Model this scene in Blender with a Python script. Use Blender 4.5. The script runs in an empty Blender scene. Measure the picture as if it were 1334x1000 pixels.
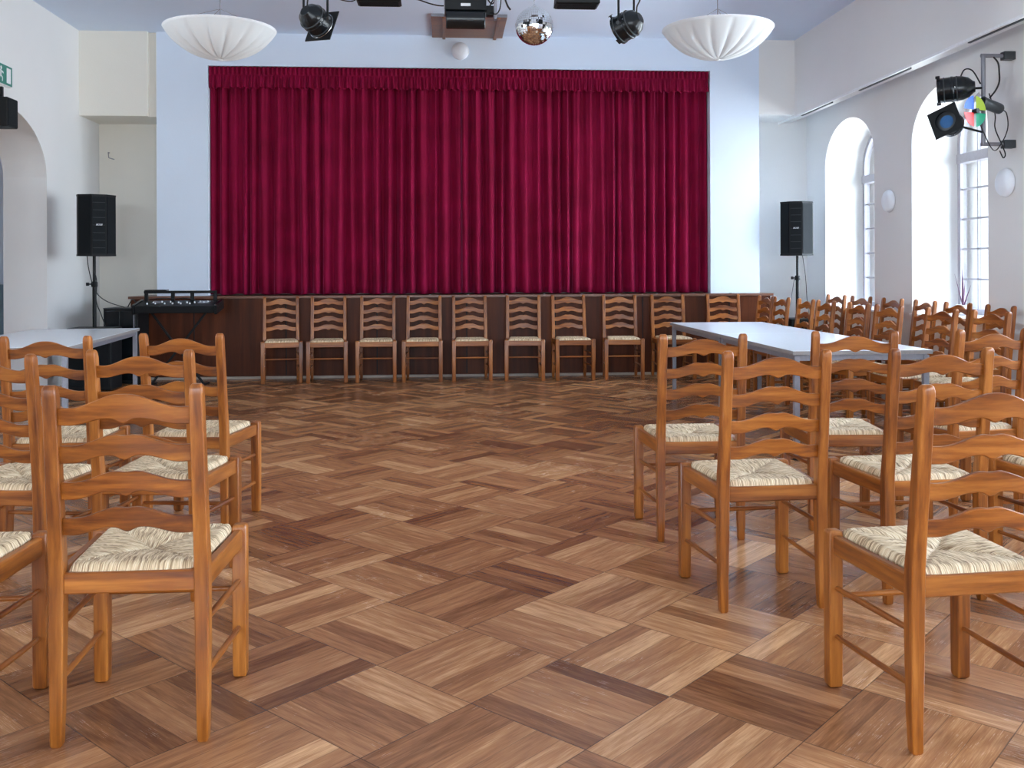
import bpy, bmesh, math, random
from mathutils import Vector, Matrix, Quaternion
PI = math.pi
S = bpy.context.scene
COL = S.collection

# ------------------------------------------------------------------ camera
cam_d = bpy.data.cameras.new('camera'); cam = bpy.data.objects.new('camera', cam_d); COL.objects.link(cam)
PSI = 0.068
cam_d.sensor_width = 36.0; cam_d.lens = 36.0 * 1250 / 1334
cam_d.shift_y = -147.85 / 1334; cam_d.shift_x = 0.0004
cam_d.clip_start = 0.05; cam_d.clip_end = 200
cam.matrix_world = (Matrix.Translation((0, 0, 1.306)) @ Matrix.Rotation(-PSI, 4, 'Z')
                    @ Matrix.Rotation(PI / 2, 4, 'X') @ Matrix.Rotation(-0.0035, 4, 'Z'))
S.camera = cam
# ------------------------------------------------------------------ world, exposure
w = bpy.data.worlds.new('sky'); S.world = w; w.use_nodes = True
wn = w.node_tree; wn.nodes.clear()
tc = wn.nodes.new('ShaderNodeTexCoord'); sp = wn.nodes.new('ShaderNodeSeparateXYZ'); rp = wn.nodes.new('ShaderNodeValToRGB')
bg = wn.nodes.new('ShaderNodeBackground'); wo = wn.nodes.new('ShaderNodeOutputWorld')
wn.links.new(tc.outputs['Generated'], sp.inputs[0]); wn.links.new(sp.outputs['Z'], rp.inputs[0])
rp.color_ramp.elements[0].position = 0.0; rp.color_ramp.elements[0].color = (0.58, 0.64, 0.68, 1)
rp.color_ramp.elements[1].position = 0.25; rp.color_ramp.elements[1].color = (0.70, 0.87, 1.08, 1)
wn.links.new(rp.outputs[0], bg.inputs[0]); bg.inputs[1].default_value = 11.0
wn.links.new(bg.outputs[0], wo.inputs[0])
S.view_settings.view_transform = 'Standard'; S.view_settings.look = 'None'
S.view_settings.gamma = 1.0; S.view_settings.use_curve_mapping = False
S.view_settings.exposure = 1.72
S.cycles.max_bounces = 14; S.cycles.diffuse_bounces = 8; S.cycles.glossy_bounces = 4
S.cycles.transparent_max_bounces = 12; S.cycles.transmission_bounces = 6
S.cycles.caustics_reflective = False; S.cycles.caustics_refractive = False

WIN_Y = [11.29 - 2.29 * i for i in range(8)]        # window centres along the right wall
WX0, WX1 = 4.85, 5.40                               # right wall inner face, window plane
def portal(name, loc, rot, sx, sy):                 # sampling aid for the sky's light in an opening, gives no light of its own
    l = bpy.data.lights.new(name, 'AREA'); l.shape = 'RECTANGLE'; l.size = sx; l.size_y = sy
    l.cycles.is_portal = True
    o = bpy.data.objects.new(name, l); COL.objects.link(o); o.location = loc; o.rotation_euler = rot
    o['kind'] = 'structure'
for i, y in enumerate(WIN_Y):
    portal('window_portal', (WX1 + 0.12, y, 2.0), (0, PI / 2, 0), 2.4, 1.5)
FILLWIN = (-2.4, 0.5, 3.4)  # unseen rear windows, added to light the hall from the front
for x in FILLWIN:
    portal('window_portal', (x, -7.26, 1.9), (PI / 2, 0, 0), 1.7, 2.3)
for y in (5.2, 1.4):
    portal('window_portal', (-8.1, y, 1.7), (0, -PI / 2, 0), 1.9, 2.0)

# ------------------------------------------------------------------ node helpers
class NT:
    def __init__(s, name):
        s.m = bpy.data.materials.new(name); s.m.use_nodes = True; s.t = s.m.node_tree; s.t.nodes.clear()
        s.out = s.t.nodes.new('ShaderNodeOutputMaterial')
    def n(s, typ, **kw):
        nd = s.t.nodes.new('ShaderNode' + typ)
        for k, v in kw.items(): setattr(nd, k, v)
        return nd
    def l(s, a, b): s.t.links.new(a, b)
    def setv(s, sock, v):
        if hasattr(v, 'is_linked') or hasattr(v, 'links'): s.l(v, sock)
        else: sock.default_value = v
    def math(s, op, a, b=0.0, c=None):
        nd = s.n('Math', operation=op); s.setv(nd.inputs[0], a); s.setv(nd.inputs[1], b)
        if c is not None: s.setv(nd.inputs[2], c)
        return nd.outputs[0]
    def comb(s, x, y, z=0.0):
        nd = s.n('CombineXYZ')
        for i, v in enumerate((x, y, z)): s.setv(nd.inputs[i], v)
        return nd.outputs[0]
    def sep(s, v):
        nd = s.n('SeparateXYZ'); s.l(v, nd.inputs[0]); return nd.outputs
    def mix(s, f, a, b, blend='MIX'):
        nd = s.n('Mix', data_type='RGBA', blend_type=blend)
        s.setv(nd.inputs[0], f); s.setv(nd.inputs[6], a); s.setv(nd.inputs[7], b)
        return nd.outputs[2]
    def fmix(s, f, a, b):
        nd = s.n('Mix', data_type='FLOAT'); s.setv(nd.inputs[0], f); s.setv(nd.inputs[2], a); s.setv(nd.inputs[3], b)
        return nd.outputs[0]
    def noise(s, vec, scale=5.0, detail=2.0, rough=0.5):
        nd = s.n('TexNoise'); s.l(vec, nd.inputs['Vector'])
        nd.inputs['Scale'].default_value = scale; nd.inputs['Detail'].default_value = detail; nd.inputs['Roughness'].default_value = rough
        return nd.outputs[0]
    def ramp(s, f, stops):
        nd = s.n('ValToRGB'); s.l(f, nd.inputs[0]); e = nd.color_ramp.elements
        while len(e) < len(stops): e.new(0.5)
        for i, (p, c) in enumerate(stops): e[i].position = p; e[i].color = tuple(c) + (1,)
        return nd.outputs[0]
    def bump(s, h, strength=0.2, dist=0.01):
        nd = s.n('Bump'); nd.inputs['Strength'].default_value = strength; nd.inputs['Distance'].default_value = dist
        s.l(h, nd.inputs['Height']); return nd.outputs[0]
    def pbr(s, color, rough=0.5, metal=0.0, normal=None, **kw):
        nd = s.n('BsdfPrincipled'); s.setv(nd.inputs['Base Color'], color if not isinstance(color, tuple) else (*color, 1)[:4])
        s.setv(nd.inputs['Roughness'], rough); nd.inputs['Metallic'].default_value = metal
        if normal is not None: s.l(normal, nd.inputs['Normal'])
        for k, v in kw.items(): s.setv(nd.inputs[k.replace('_', ' ')], v)
        s.l(nd.outputs[0], s.out.inputs[0]); return nd

def plain(name, color, rough=0.5, metal=0.0, nscale=40.0, var=0.06, bump=0.05, **kw):
    t = NT(name); co = t.n('TexCoord').outputs['Object']
    nz = t.noise(co, nscale, 3)
    c = t.ramp(nz, [(0.3, [v * (1 - var) for v in color]), (0.7, [min(1, v * (1 + var)) for v in color])])
    t.pbr(c, rough, metal, t.bump(nz, bump, 0.004), **kw); return t.m

M = {}
def plaster(name, col):
    t = NT(name); co = t.n('TexCoord').outputs['Object']
    a = t.noise(co, 1.3, 4); b = t.noise(co, 55, 3)
    c = t.ramp(a, [(0.35, [v * 0.975 for v in col]), (0.65, col)])
    t.pbr(c, 0.85, 0, t.bump(b, 0.18, 0.004)); return t.m
M['wall'] = plaster('cream_plaster', (0.79, 0.78, 0.76))
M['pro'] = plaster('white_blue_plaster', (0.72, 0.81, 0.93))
M['beige'] = plaster('beige_plaster', (0.82, 0.785, 0.70))
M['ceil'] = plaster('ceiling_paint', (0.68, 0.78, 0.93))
M['white'] = plain('white_gloss_paint', (0.82, 0.83, 0.84), 0.35)
M['laminate'] = plain('white_laminate', (0.78, 0.81, 0.85), 0.22, bump=0.01, var=0.02)
M['edge'] = plain('grey_edge_band', (0.26, 0.24, 0.23), 0.4)
M['steel'] = plain('grey_steel', (0.24, 0.24, 0.27), 0.4, 0.4)
M['chrome'] = plain('bright_metal', (0.80, 0.81, 0.83), 0.22, 1.0)
M['black'] = plain('black_plastic', (0.006, 0.007, 0.008), 0.5, Specular_IOR_Level=0.25)
M['blackgloss'] = plain('black_enamel', (0.005, 0.007, 0.009), 0.25, Specular_IOR_Level=0.4)
M['grille'] = plain('black_grille', (0.008, 0.010, 0.012), 0.7, nscale=400, bump=0.4, var=0.5, Specular_IOR_Level=0.15)
M['rubber'] = plain('black_cable_rubber', (0.006, 0.006, 0.007), 0.6)
M['frame'] = plain('window_frame_paint', (0.42, 0.41, 0.45), 0.4)
M['logo'] = plain('silver_logo', (0.75, 0.76, 0.78), 0.35)
M['green'] = plain('green_sign_face', (0.02, 0.20, 0.15), 0.4)
M['lampglass'] = plain('white_opal_glass', (0.80, 0.83, 0.88), 0.3, bump=0.0, var=0.01)
M['teal'] = plain('blue_grey_panel', (0.16, 0.26, 0.33), 0.5)
M['leaf'] = plain('dark_purple_leaf', (0.13, 0.04, 0.10), 0.45)
M['greygear'] = plain('grey_gear_metal', (0.045, 0.05, 0.055), 0.45, 0.2)

def glass_mat():
    t = NT('window_glass'); a = t.n('BsdfTransparent'); a.inputs[0].default_value = (0.97, 0.98, 0.99, 1)
    g = t.n('BsdfGlossy'); g.inputs['Roughness'].default_value = 0.02
    f = t.n('Fresnel'); f.inputs[0].default_value = 1.4
    m = t.n('MixShader'); t.l(f.outputs[0], m.inputs[0]); t.l(a.outputs[0], m.inputs[1]); t.l(g.outputs[0], m.inputs[2])
    t.l(m.outputs[0], t.out.inputs[0]); return t.m
M['glass'] = glass_mat()
def gel(name, col):
    t = NT(name); a = t.n('BsdfTransparent'); a.inputs[0].default_value = (*col, 1)
    d = t.n('BsdfPrincipled'); d.inputs['Base Color'].default_value = (*col, 1); d.inputs['Roughness'].default_value = 0.25
    tr = t.n('BsdfTranslucent'); tr.inputs[0].default_value = (*col, 1)
    m = t.n('MixShader'); m.inputs[0].default_value = 0.5; t.l(tr.outputs[0], m.inputs[1]); t.l(d.outputs[0], m.inputs[2])
    m2 = t.n('MixShader'); m2.inputs[0].default_value = 0.75; t.l(a.outputs[0], m2.inputs[1]); t.l(m.outputs[0], m2.inputs[2])
    t.l(m2.outputs[0], t.out.inputs[0]); return t.m
M['gel_blue'] = gel('blue_gel', (0.04, 0.22, 0.75)); M['gel_yellow'] = gel('yellow_green_gel', (0.55, 0.68, 0.08))
M['gel_red'] = gel('red_gel', (0.85, 0.03, 0.03)); M['gel_green'] = gel('green_gel', (0.01, 0.45, 0.25))
M['lens'] = plain('blue_coated_lens', (0.03, 0.12, 0.30), 0.15, 0.3)

def fabric_lamp():
    t = NT('white_lamp_fabric'); d = t.n('BsdfPrincipled'); d.inputs['Base Color'].default_value = (0.84, 0.86, 0.86, 1); d.inputs['Roughness'].default_value = 0.7
    tr = t.n('BsdfTranslucent'); tr.inputs[0].default_value = (0.85, 0.87, 0.88, 1)
    m = t.n('MixShader'); m.inputs[0].default_value = 0.35; t.l(d.outputs[0], m.inputs[1]); t.l(tr.outputs[0], m.inputs[2])
    t.l(m.outputs[0], t.out.inputs[0]); return t.m
M['lampfabric'] = fabric_lamp()

def wood(name, axis, dark, mid, light, rough=0.35, gs=1.0, coat=0.15, vary=0.25, spec=0.45):
    """grain runs along the given object axis"""
    t = NT(name); co = t.n('TexCoord').outputs['Object']; x, y, z = t.sep(co)
    rnd = t.n('ObjectInfo').outputs['Random']
    off = t.math('MULTIPLY', rnd, 37.0)
    s = {'x': (3, 45, 45), 'y': (45, 3, 45), 'z': (45, 45, 3)}[axis]
    v = t.comb(t.math('MULTIPLY_ADD', x, s[0] * gs, off), t.math('MULTIPLY_ADD', y, s[1] * gs, off), t.math('MULTIPLY', z, s[2] * gs))
    a = t.noise(v, 1.0, 5, 0.62)
    v2 = t.comb(t.math('MULTIPLY_ADD', x, s[0] * gs * .25, off), t.math('MULTIPLY', y, s[1] * gs * .25), t.math('MULTIPLY', z, s[2] * gs * .25))
    b = t.noise(v2, 1.0, 2, 0.5)
    f = t.math('ADD', t.math('MULTIPLY', a, 0.6), t.math('MULTIPLY', b, 0.4))
    c = t.ramp(f, [(0.36, dark), (0.5, mid), (0.66, light)])
    br = t.math('MULTIPLY_ADD', rnd, vary, 1.0 - vary / 2)
    c2 = t.mix(1.0, c, t.comb(br, br, br), 'MULTIPLY')
    t.pbr(c2, t.fmix(a, rough - .06, rough + .1), 0, t.bump(a, 0.12, 0.002), Coat_Weight=coat, Coat_Roughness=0.25, Specular_IOR_Level=spec)
    return t.m
CW = ((0.120, 0.027, 0.003), (0.270, 0.077, 0.008), (0.45, 0.155, 0.024))
M['cw_z'] = wood('chair_oak_upright', 'z', *CW); M['cw_x'] = wood('chair_oak_crosswise', 'x', *CW); M['cw_y'] = wood('chair_oak_lengthwise', 'y', *CW)
SW = ((0.050, 0.011, 0.003), (0.090, 0.021, 0.006), (0.14, 0.038, 0.011))
M['stagewood'] = wood('stage_front_veneer', 'z', *SW, rough=0.42, gs=0.25, vary=0.12, coat=0.0, spec=0.2)
M['stageledge'] = wood('stage_edge_wood', 'x', (0.10, 0.04, 0.022), (0.16, 0.065, 0.035), (0.22, 0.10, 0.06), gs=0.3, vary=0.05)
M['board'] = wood('brown_hatch_board', 'x', (0.13, 0.042, 0.012), (0.20, 0.070, 0.022), (0.28, 0.11, 0.04), gs=0.3, vary=0.05, coat=0.0)
M['baseline'] = plain('pale_skirting_strip', (0.42, 0.36, 0.30), 0.4)

def rush():
    t = NT('woven_rush'); co = t.n('TexCoord').outputs['Object']; x, y, z = t.sep(co)
    ax = t.math('MULTIPLY', t.math('ABSOLUTE', x), 1 / 0.19); ay = t.math('MULTIPLY', t.math('ABSOLUTE', t.math('SUBTRACT', y, 0.211)), 1 / 0.205)
    side = t.math('GREATER_THAN', ax, ay)
    across = t.fmix(side, x, y); along = t.fmix(side, y, x)
    rnd = t.n('ObjectInfo').outputs['Random']
    wob = t.noise(t.comb(t.math('MULTIPLY', x, 9.0), t.math('MULTIPLY', y, 9.0), t.math('MULTIPLY', rnd, 9.0)), 1.0, 2)
    ac = t.math('ADD', across, t.math('MULTIPLY', t.math('SUBTRACT', wob, 0.5), 0.03))
    v = t.comb(t.math('MULTIPLY_ADD', ac, 130.0, t.math('MULTIPLY', rnd, 50.0)), t.math('MULTIPLY', along, 14.0), t.math('MULTIPLY', side, 7.0))
    n1 = t.noise(v, 1.0, 2, 0.6)
    saw = t.math('PINGPONG', t.math('MULTIPLY', ac, 165.0), 0.5)
    hgt = t.math('ADD', t.math('MULTIPLY', saw, 0.9), t.math('MULTIPLY', n1, 1.0))
    c = t.ramp(n1, [(0.30, (0.20, 0.11, 0.045)), (0.42, (0.50, 0.34, 0.19)), (0.54, (0.78, 0.59, 0.36)), (0.70, (0.92, 0.78, 0.55))])
    gap = t.ramp(saw, [(0.0, (0.50, 0.40, 0.30)), (0.16, (1, 1, 1))])
    c = t.mix(0.8, c, gap, 'MULTIPLY')
    t.pbr(c, 0.6, 0, t.bump(hgt, 0.7, 0.004)); return t.m
M['rush'] = rush()

def velvet():
    t = NT('crimson_velvet'); co = t.n('TexCoord').outputs['Object']
    n1 = t.noise(co, 300, 2); n2 = t.noise(co, 3.0, 2)
    c = t.ramp(t.math('ADD', t.math('MULTIPLY', n1, .5), t.math('MULTIPLY', n2, .5)), [(0.35, (0.17, 0.002, 0.022)), (0.65, (0.29, 0.004, 0.046))])
    t.pbr(c, 0.75, 0, t.bump(n1, 0.3, 0.002), Sheen_Weight=0.55, Sheen_Roughness=0.30, Sheen_Tint=(1.0, 0.16, 0.42, 1), Specular_IOR_Level=0.12); return t.m
M['velvet'] = velvet()

def parquet():
    t = NT('basketweave_oak_parquet'); co = t.n('TexCoord').outputs['Object']; x, y, z = t.sep(co)
    B = 0.43; k = 0.70710678 / B
    # corner of a block on the floor: (0.374, 3.203)
    xs = t.math('SUBTRACT', x, 0.374); ys = t.math('SUBTRACT', y, 3.203)
    u = t.math('ADD', t.math('MULTIPLY', xs, k), t.math('MULTIPLY', ys, -k)); v = t.math('ADD', t.math('MULTIPLY', xs, k), t.math('MULTIPLY', ys, k))
    cu, cv = t.math('FLOOR', u), t.math('FLOOR', v); fu, fv = t.math('FRACT', u), t.math('FRACT', v)
    par = t.math('MODULO', t.math('ABSOLUTE', t.math('ADD', cu, cv)), 2.0)
    par = t.math('LESS_THAN', par, 0.5)
    along = t.fmix(par, fu, fv); across = t.fmix(par, fv, fu)
    NS = 5.0
    ac = t.math('MULTIPLY', across, NS); idx = t.math('FLOOR', ac); fa = t.math('FRACT', ac)
    wn_ = t.n('TexWhiteNoise', noise_dimensions='3D'); t.l(t.comb(t.math('ADD', cu, 0.37), t.math('ADD', cv, 0.61), t.math('ADD', idx, 0.5)), wn_.inputs['Vector'])
    rv = wn_.outputs['Value']
    wb = t.n('TexWhiteNoise', noise_dimensions='2D'); t.l(t.comb(t.math('ADD', cu, 0.2), t.math('ADD', cv, 0.7)), wb.inputs['Vector'])
    rb = wb.outputs['Value']
    vec = t.comb(t.math('MULTIPLY_ADD', along, 1.3, t.math('MULTIPLY', rv, 91.0)), t.math('MULTIPLY_ADD', ac, 2.6, t.math('MULTIPLY', rv, 53.0)), rb)
    g1 = t.noise(vec, 1.6, 4, 0.6)
    vec2 = t.comb(t.math('MULTIPLY_ADD', along, 3.0, t.math('MULTIPLY', rv, 31.0)), t.math('MULTIPLY_ADD', ac, 16.0, t.math('MULTIPLY', rv, 17.0)), rb)
    g2 = t.noise(vec2, 1.6, 3, 0.65)
    f = t.math('ADD', t.math('MULTIPLY', t.math('SUBTRACT', rv, 0.5), 0.28), t.math('MULTIPLY', t.math('SUBTRACT', rb, 0.5), 0.17))
    f = t.math('ADD', f, t.math('MULTIPLY_ADD', g1, 0.50, 0.10)); f = t.math('ADD', f, t.math('MULTIPLY', g2, 0.30))
    c = t.ramp(f, [(0.26, (0.13, 0.045, 0.016)), (0.42, (0.26, 0.105, 0.041)), (0.58, (0.41, 0.185, 0.077)), (0.78, (0.72, 0.40, 0.19))])
    ed = t.math('MINIMUM', fa, t.math('SUBTRACT', 1.0, fa))
    l1 = t.math('LESS_THAN', ed, 0.014)
    eb = t.math('MINIMUM', t.math('MINIMUM', fu, t.math('SUBTRACT', 1.0, fu)), t.math('MINIMUM', fv, t.math('SUBTRACT', 1.0, fv)))
    l2 = t.math('LESS_THAN', eb, 0.004)
    line = t.math('MAXIMUM', t.math('MULTIPLY', l1, 0.45), t.math('MULTIPLY', l2, 0.7))
    c = t.mix(line, c, (0.03, 0.014, 0.008, 1))
    big = t.noise(co, 0.9, 3)
    wear = t.noise(co, 7.0, 5, 0.7)
    rgh = t.math('ADD', t.math('MULTIPLY', g2, 0.10), t.math('MULTIPLY_ADD', big, 0.12, t.math('MULTIPLY', wear, 0.12)))
    rgh = t.math('ADD', rgh, 0.075)
    tang = t.comb(0.7071, t.fmix(par, -0.7071, 0.7071), 0.0)
    t.pbr(c, rgh, 0, Anisotropic=0.7, Tangent=tang, normal=t.bump(t.math('ADD', t.math('MULTIPLY', g2, 0.5), t.math('MULTIPLY', t.math('SUBTRACT', 1.0, line), 0.6)), 0.10, 0.002), Specular_IOR_Level=0.5)
    return t.m
M['floor'] = parquet()

# ------------------------------------------------------------------ mesh helpers
def new(): return bmesh.new()
def box(bm, x0, x1, y0, y1, z0, z1, bev=0.0, mat=None):
    r = bmesh.ops.create_cube(bm, size=1.0)
    vs = r['verts']
    for v in vs: v.co = Vector(((x0 + x1) / 2 + v.co.x * (x1 - x0), (y0 + y1) / 2 + v.co.y * (y1 - y0), (z0 + z1) / 2 + v.co.z * (z1 - z0)))
    if bev:
        es = list({e for v in vs for e in v.link_edges})
        rr = bmesh.ops.bevel(bm, geom=es, offset=bev, segments=2, affect='EDGES', profile=0.6)
        vs = list({v for f in rr['faces'] for v in f.verts} | {v for v in vs if v.is_valid})
    if mat is not None: bmesh.ops.transform(bm, matrix=mat, verts=vs)
    return vs
def rings(bm, R, closed=True, cap=True):
    """R: list of rings (lists of coordinates), joined in order"""
    V = [[bm.verts.new(p) for p in r] for r in R]
    n = len(R[0])
    for a, b in zip(V, V[1:]):
        for i in range(n if closed else n - 1):
            j = (i + 1) % n
            bm.faces.new((a[i], a[j], b[j], b[i]))
    if cap:
        bm.faces.new(list(reversed(V[0]))); bm.faces.new(V[-1])
    return V
def frame_of(d):
    d = Vector(d).normalized(); up = Vector((0, 0, 1)) if abs(d.z) < .95 else Vector((1, 0, 0))
    a = d.cross(up).normalized(); return a, d.cross(a).normalized()
def tube(bm, pts, r, n=8, cap=True):
    pts = [Vector(p) for p in pts]; R = []; a = None
    for i, p in enumerate(pts):
        d = (pts[min(i + 1, len(pts) - 1)] - pts[max(i - 1, 0)]).normalized()
        if a is None: a, b = frame_of(d)
        else:
            a = (a - d * a.dot(d)).normalized(); b = d.cross(a).normalized()
        rr = r[i] if isinstance(r, (list, tuple)) else r
        R.append([p + (a * math.cos(2 * PI * k / n) + b * math.sin(2 * PI * k / n)) * rr for k in range(n)])
    rings(bm, R, True, cap)
def smoothpath(pts, k=6):
    pts = [Vector(p) for p in pts]; out = []
    P = [pts[0]] + pts + [pts[-1]]
    for i in range(1, len(P) - 2):
        for j in range(k):
            t = j / k; a, b, c, d = P[i - 1], P[i], P[i + 1], P[i + 2]
            out.append(.5 * ((2 * b) + (c - a) * t + (2 * a - 5 * b + 4 * c - d) * t * t + (3 * b - a - 3 * c + d) * t ** 3))
    out.append(pts[-1]); return out
def lathe(bm, prof, n=32, mat=None):
    """prof: (r, z) pairs about z"""
    R = [[Vector((max(r, 1e-5) * math.cos(2 * PI * k / n), max(r, 1e-5) * math.sin(2 * PI * k / n), z)) for k in range(n)] for r, z in prof]
    if mat is not None: R = [[mat @ p for p in q] for q in R]
    rings(bm, R, True, True)
def prism(bm, poly, z0, z1, mat=None):
    a = [Vector((p[0], p[1], z0)) for p in poly]; b = [Vector((p[0], p[1], z1)) for p in poly]
    if mat is not None: a = [mat @ p for p in a]; b = [mat @ p for p in b]
    rings(bm, [a, b])
def obj(name, bm, mat, parent=None, smooth=None, loc=(0, 0, 0), kind=None, rot=None):
    bmesh.ops.remove_doubles(bm, verts=bm.verts, dist=1e-6)
    bmesh.ops.recalc_face_normals(bm, faces=bm.faces)
    me = bpy.data.meshes.new(name); bm.to_mesh(me); bm.free()
    me.materials.append(M[mat] if isinstance(mat, str) else mat)
    if smooth is not None:
        for p in me.polygons: p.use_smooth = True
        try: me.set_sharp_from_angle(angle=math.radians(smooth))
        except Exception: pass
    o = bpy.data.objects.new(name, me); COL.objects.link(o); o.location = loc
    if rot is not None: o.rotation_euler = rot
    if parent: o.parent = parent
    if kind: o['kind'] = kind
    return o
def tag(o, label, cat, group=None):
    o['label'] = label; o['category'] = cat
    if group: o['group'] = group
    return o
def thing(name, label, cat, loc=(0, 0, 0), rz=0.0, group=None):
    o = bpy.data.objects.new(name, None); COL.objects.link(o); o.location = loc; o.rotation_euler = (0, 0, rz)
    o.empty_display_size = 0.1
    return tag(o, label, cat, group)
def struct(name, bm, mat, parent=None, smooth=None, label=None):
    o = obj(name, bm, mat, parent, smooth)
    if parent is None: o['kind'] = 'structure'
    return o
def dup(root, loc, rz, label, group=None):
    r = root.copy(); COL.objects.link(r); r.location = loc; r.rotation_euler = (0, 0, rz); r['label'] = label
    if group: r['group'] = group
    for ch in list(root.children):
        c = ch.copy(); COL.objects.link(c); c.parent = r
        for g in list(ch.children):
            d = g.copy(); COL.objects.link(d); d.parent = c
    return r
rnd = random.Random(7)

# ------------------------------------------------------------------ room shell
ZC = 4.23; ZA = 3.42; YB = -7.0; YR = 12.62
bm = new(); box(bm, -8.2, WX1 + .2, YB - .3, 14.3, -0.12, 0.0); struct('floor', bm, 'floor')
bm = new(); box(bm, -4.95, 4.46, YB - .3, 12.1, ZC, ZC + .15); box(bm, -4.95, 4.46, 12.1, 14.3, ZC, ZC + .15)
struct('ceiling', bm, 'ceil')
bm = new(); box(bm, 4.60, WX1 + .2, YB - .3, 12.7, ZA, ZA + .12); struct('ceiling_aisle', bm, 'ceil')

def arch_z(s, half, zs, rise):                # height of the arch intrados at offset s from its centre
    q = max(0.0, 1 - (s / half) ** 2) ** 0.5
    return zs + rise * q
def arched_wall(name, xa, xb, y0, y1, z0, z1, ops, mat):
    """wall between x planes xa (room side) and xb, with arched openings (yc, half, sill, spring, rise)"""
    bm = new(); cur = y0
    for yc, half, sill, zs, rise in sorted(ops):
        box(bm, min(xa, xb), max(xa, xb), cur, yc - half, z0, z1)
        if sill > z0: box(bm, min(xa, xb), max(xa, xb), yc - half, yc + half, z0, sill)
        N = 28
        ys = [yc - half * math.cos(PI * i / N) for i in range(N + 1)]
        for a, b in zip(ys, ys[1:]):
            za, zb = arch_z(a - yc, half, zs, rise), arch_z(b - yc, half, zs, rise)
            f = lambda p: bm.faces.new([bm.verts.new(q) for q in p])
            f([(xa, a, za), (xa, b, zb), (xa, b, z1), (xa, a, z1)])
            f([(xb, a, za), (xb, b, zb), (xb, b, z1), (xb, a, z1)])
            f([(xa, a, za), (xa, b, zb), (xb, b, zb), (xb, a, za)])
            f([(xa, a, z1), (xa, b, z1), (xb, b, z1), (xb, a, z1)])
        cur = yc + half
    box(bm, min(xa, xb), max(xa, xb), cur, y1, z0, z1)
    return struct(name, bm, mat, smooth=40)
WIN = dict(half=0.705, sill=0.82, zs=2.60, rise=0.53)
arched_wall('wall_right', WX0, WX1, YB, 12.85, 0, 3.6, [(y, .705, .82, 2.60, .53) for y in WIN_Y], 'wall')
arched_wall('wall_left', -4.43, -4.90, YB, 12.85, 0, ZC, [(9.9, 1.1, 0, 2.36, .65), (6.1, 1.1, 0, 2.36, .65), (2.3, 1.1, 0, 2.36, .65)], 'wall')
# corridor behind the arches
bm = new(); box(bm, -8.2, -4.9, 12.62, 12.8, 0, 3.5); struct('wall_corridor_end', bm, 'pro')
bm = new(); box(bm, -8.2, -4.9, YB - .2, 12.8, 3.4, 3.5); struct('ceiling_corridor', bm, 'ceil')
bm = new(); yy = 12.8
for yc in (5.2, 1.4):
    box(bm, -8.2, -8.0, yc + 1.0, yy, 0, 3.5); box(bm, -8.2, -8.0, yc - 1.0, yc + 1.0, 0, .75); box(bm, -8.2, -8.0, yc - 1.0, yc + 1.0, 2.65, 3.5); yy = yc - 1.0
box(bm, -8.2, -8.0, YB - .2, yy, 0, 3.5); struct('wall_corridor', bm, 'wall')
# back wall behind the viewer, with three window openings added for frontal fill light
bm = new(); xx = -8.2
for xc in FILLWIN:
    box(bm, xx, xc - .85, YB - .25, YB, 0, ZC); box(bm, xc - .85, xc + .85, YB - .25, YB, 0, .75); box(bm, xc - .85, xc + .85, YB - .25, YB, 3.05, ZC); xx = xc + .85
box(bm, xx, WX1 + .2, YB - .25, YB, 0, ZC); struct('wall_back', bm, 'wall')
# long beam over the aisle
bm = new(); box(bm, 4.45, 4.62, YB, YR, 3.27, ZC + .01); struct('beam', bm, 'wall')
bm = new(); box(bm, 4.447, 4.475, YB, YR - .02, 3.250, 3.272); struct('trim_1', bm, 'white')
# recesses left and right of the stage opening
bm = new(); box(bm, -4.9, -3.50, YR, YR + .2, 0, ZC); struct('wall_recess_left', bm, 'beige')
bm = new(); box(bm, 3.90, WX0 + .1, YR, YR + .2, 0, ZC); struct('wall_recess_right', bm, 'wall')
bm = new(); box(bm, -4.43, -3.62, 11.95, YR, 3.20, ZC); box(bm, -3.62, -3.50, 12.02, YR, 3.20, ZC); struct('wall_bulkhead_left', bm, 'beige')
bm = new(); box(bm, 3.97, 4.45, 11.98, YR, 3.28, ZC); struct('wall_bulkhead_right', bm, 'wall')
# proscenium wall
bm = new(); PY0, PY1 = 11.97, 12.20
OX0, OX1, OZ = -2.905, 3.345, 3.825
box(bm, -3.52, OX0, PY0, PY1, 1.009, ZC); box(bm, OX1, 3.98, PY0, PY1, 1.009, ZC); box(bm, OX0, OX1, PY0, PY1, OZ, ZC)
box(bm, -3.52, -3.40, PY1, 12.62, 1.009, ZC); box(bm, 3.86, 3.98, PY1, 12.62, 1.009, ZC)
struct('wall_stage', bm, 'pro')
bm = new(); box(bm, -3.50, 3.90, YR, YR + .2, 0, ZC); struct('wall_stage_back', bm, 'beige')
bm = new(); g = 0.018
box(bm, OX0 - .0, OX1 + .0, PY0 - .003, PY0 + .02, OZ, OZ + .03); struct('trim_2', bm, 'pro')

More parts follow.
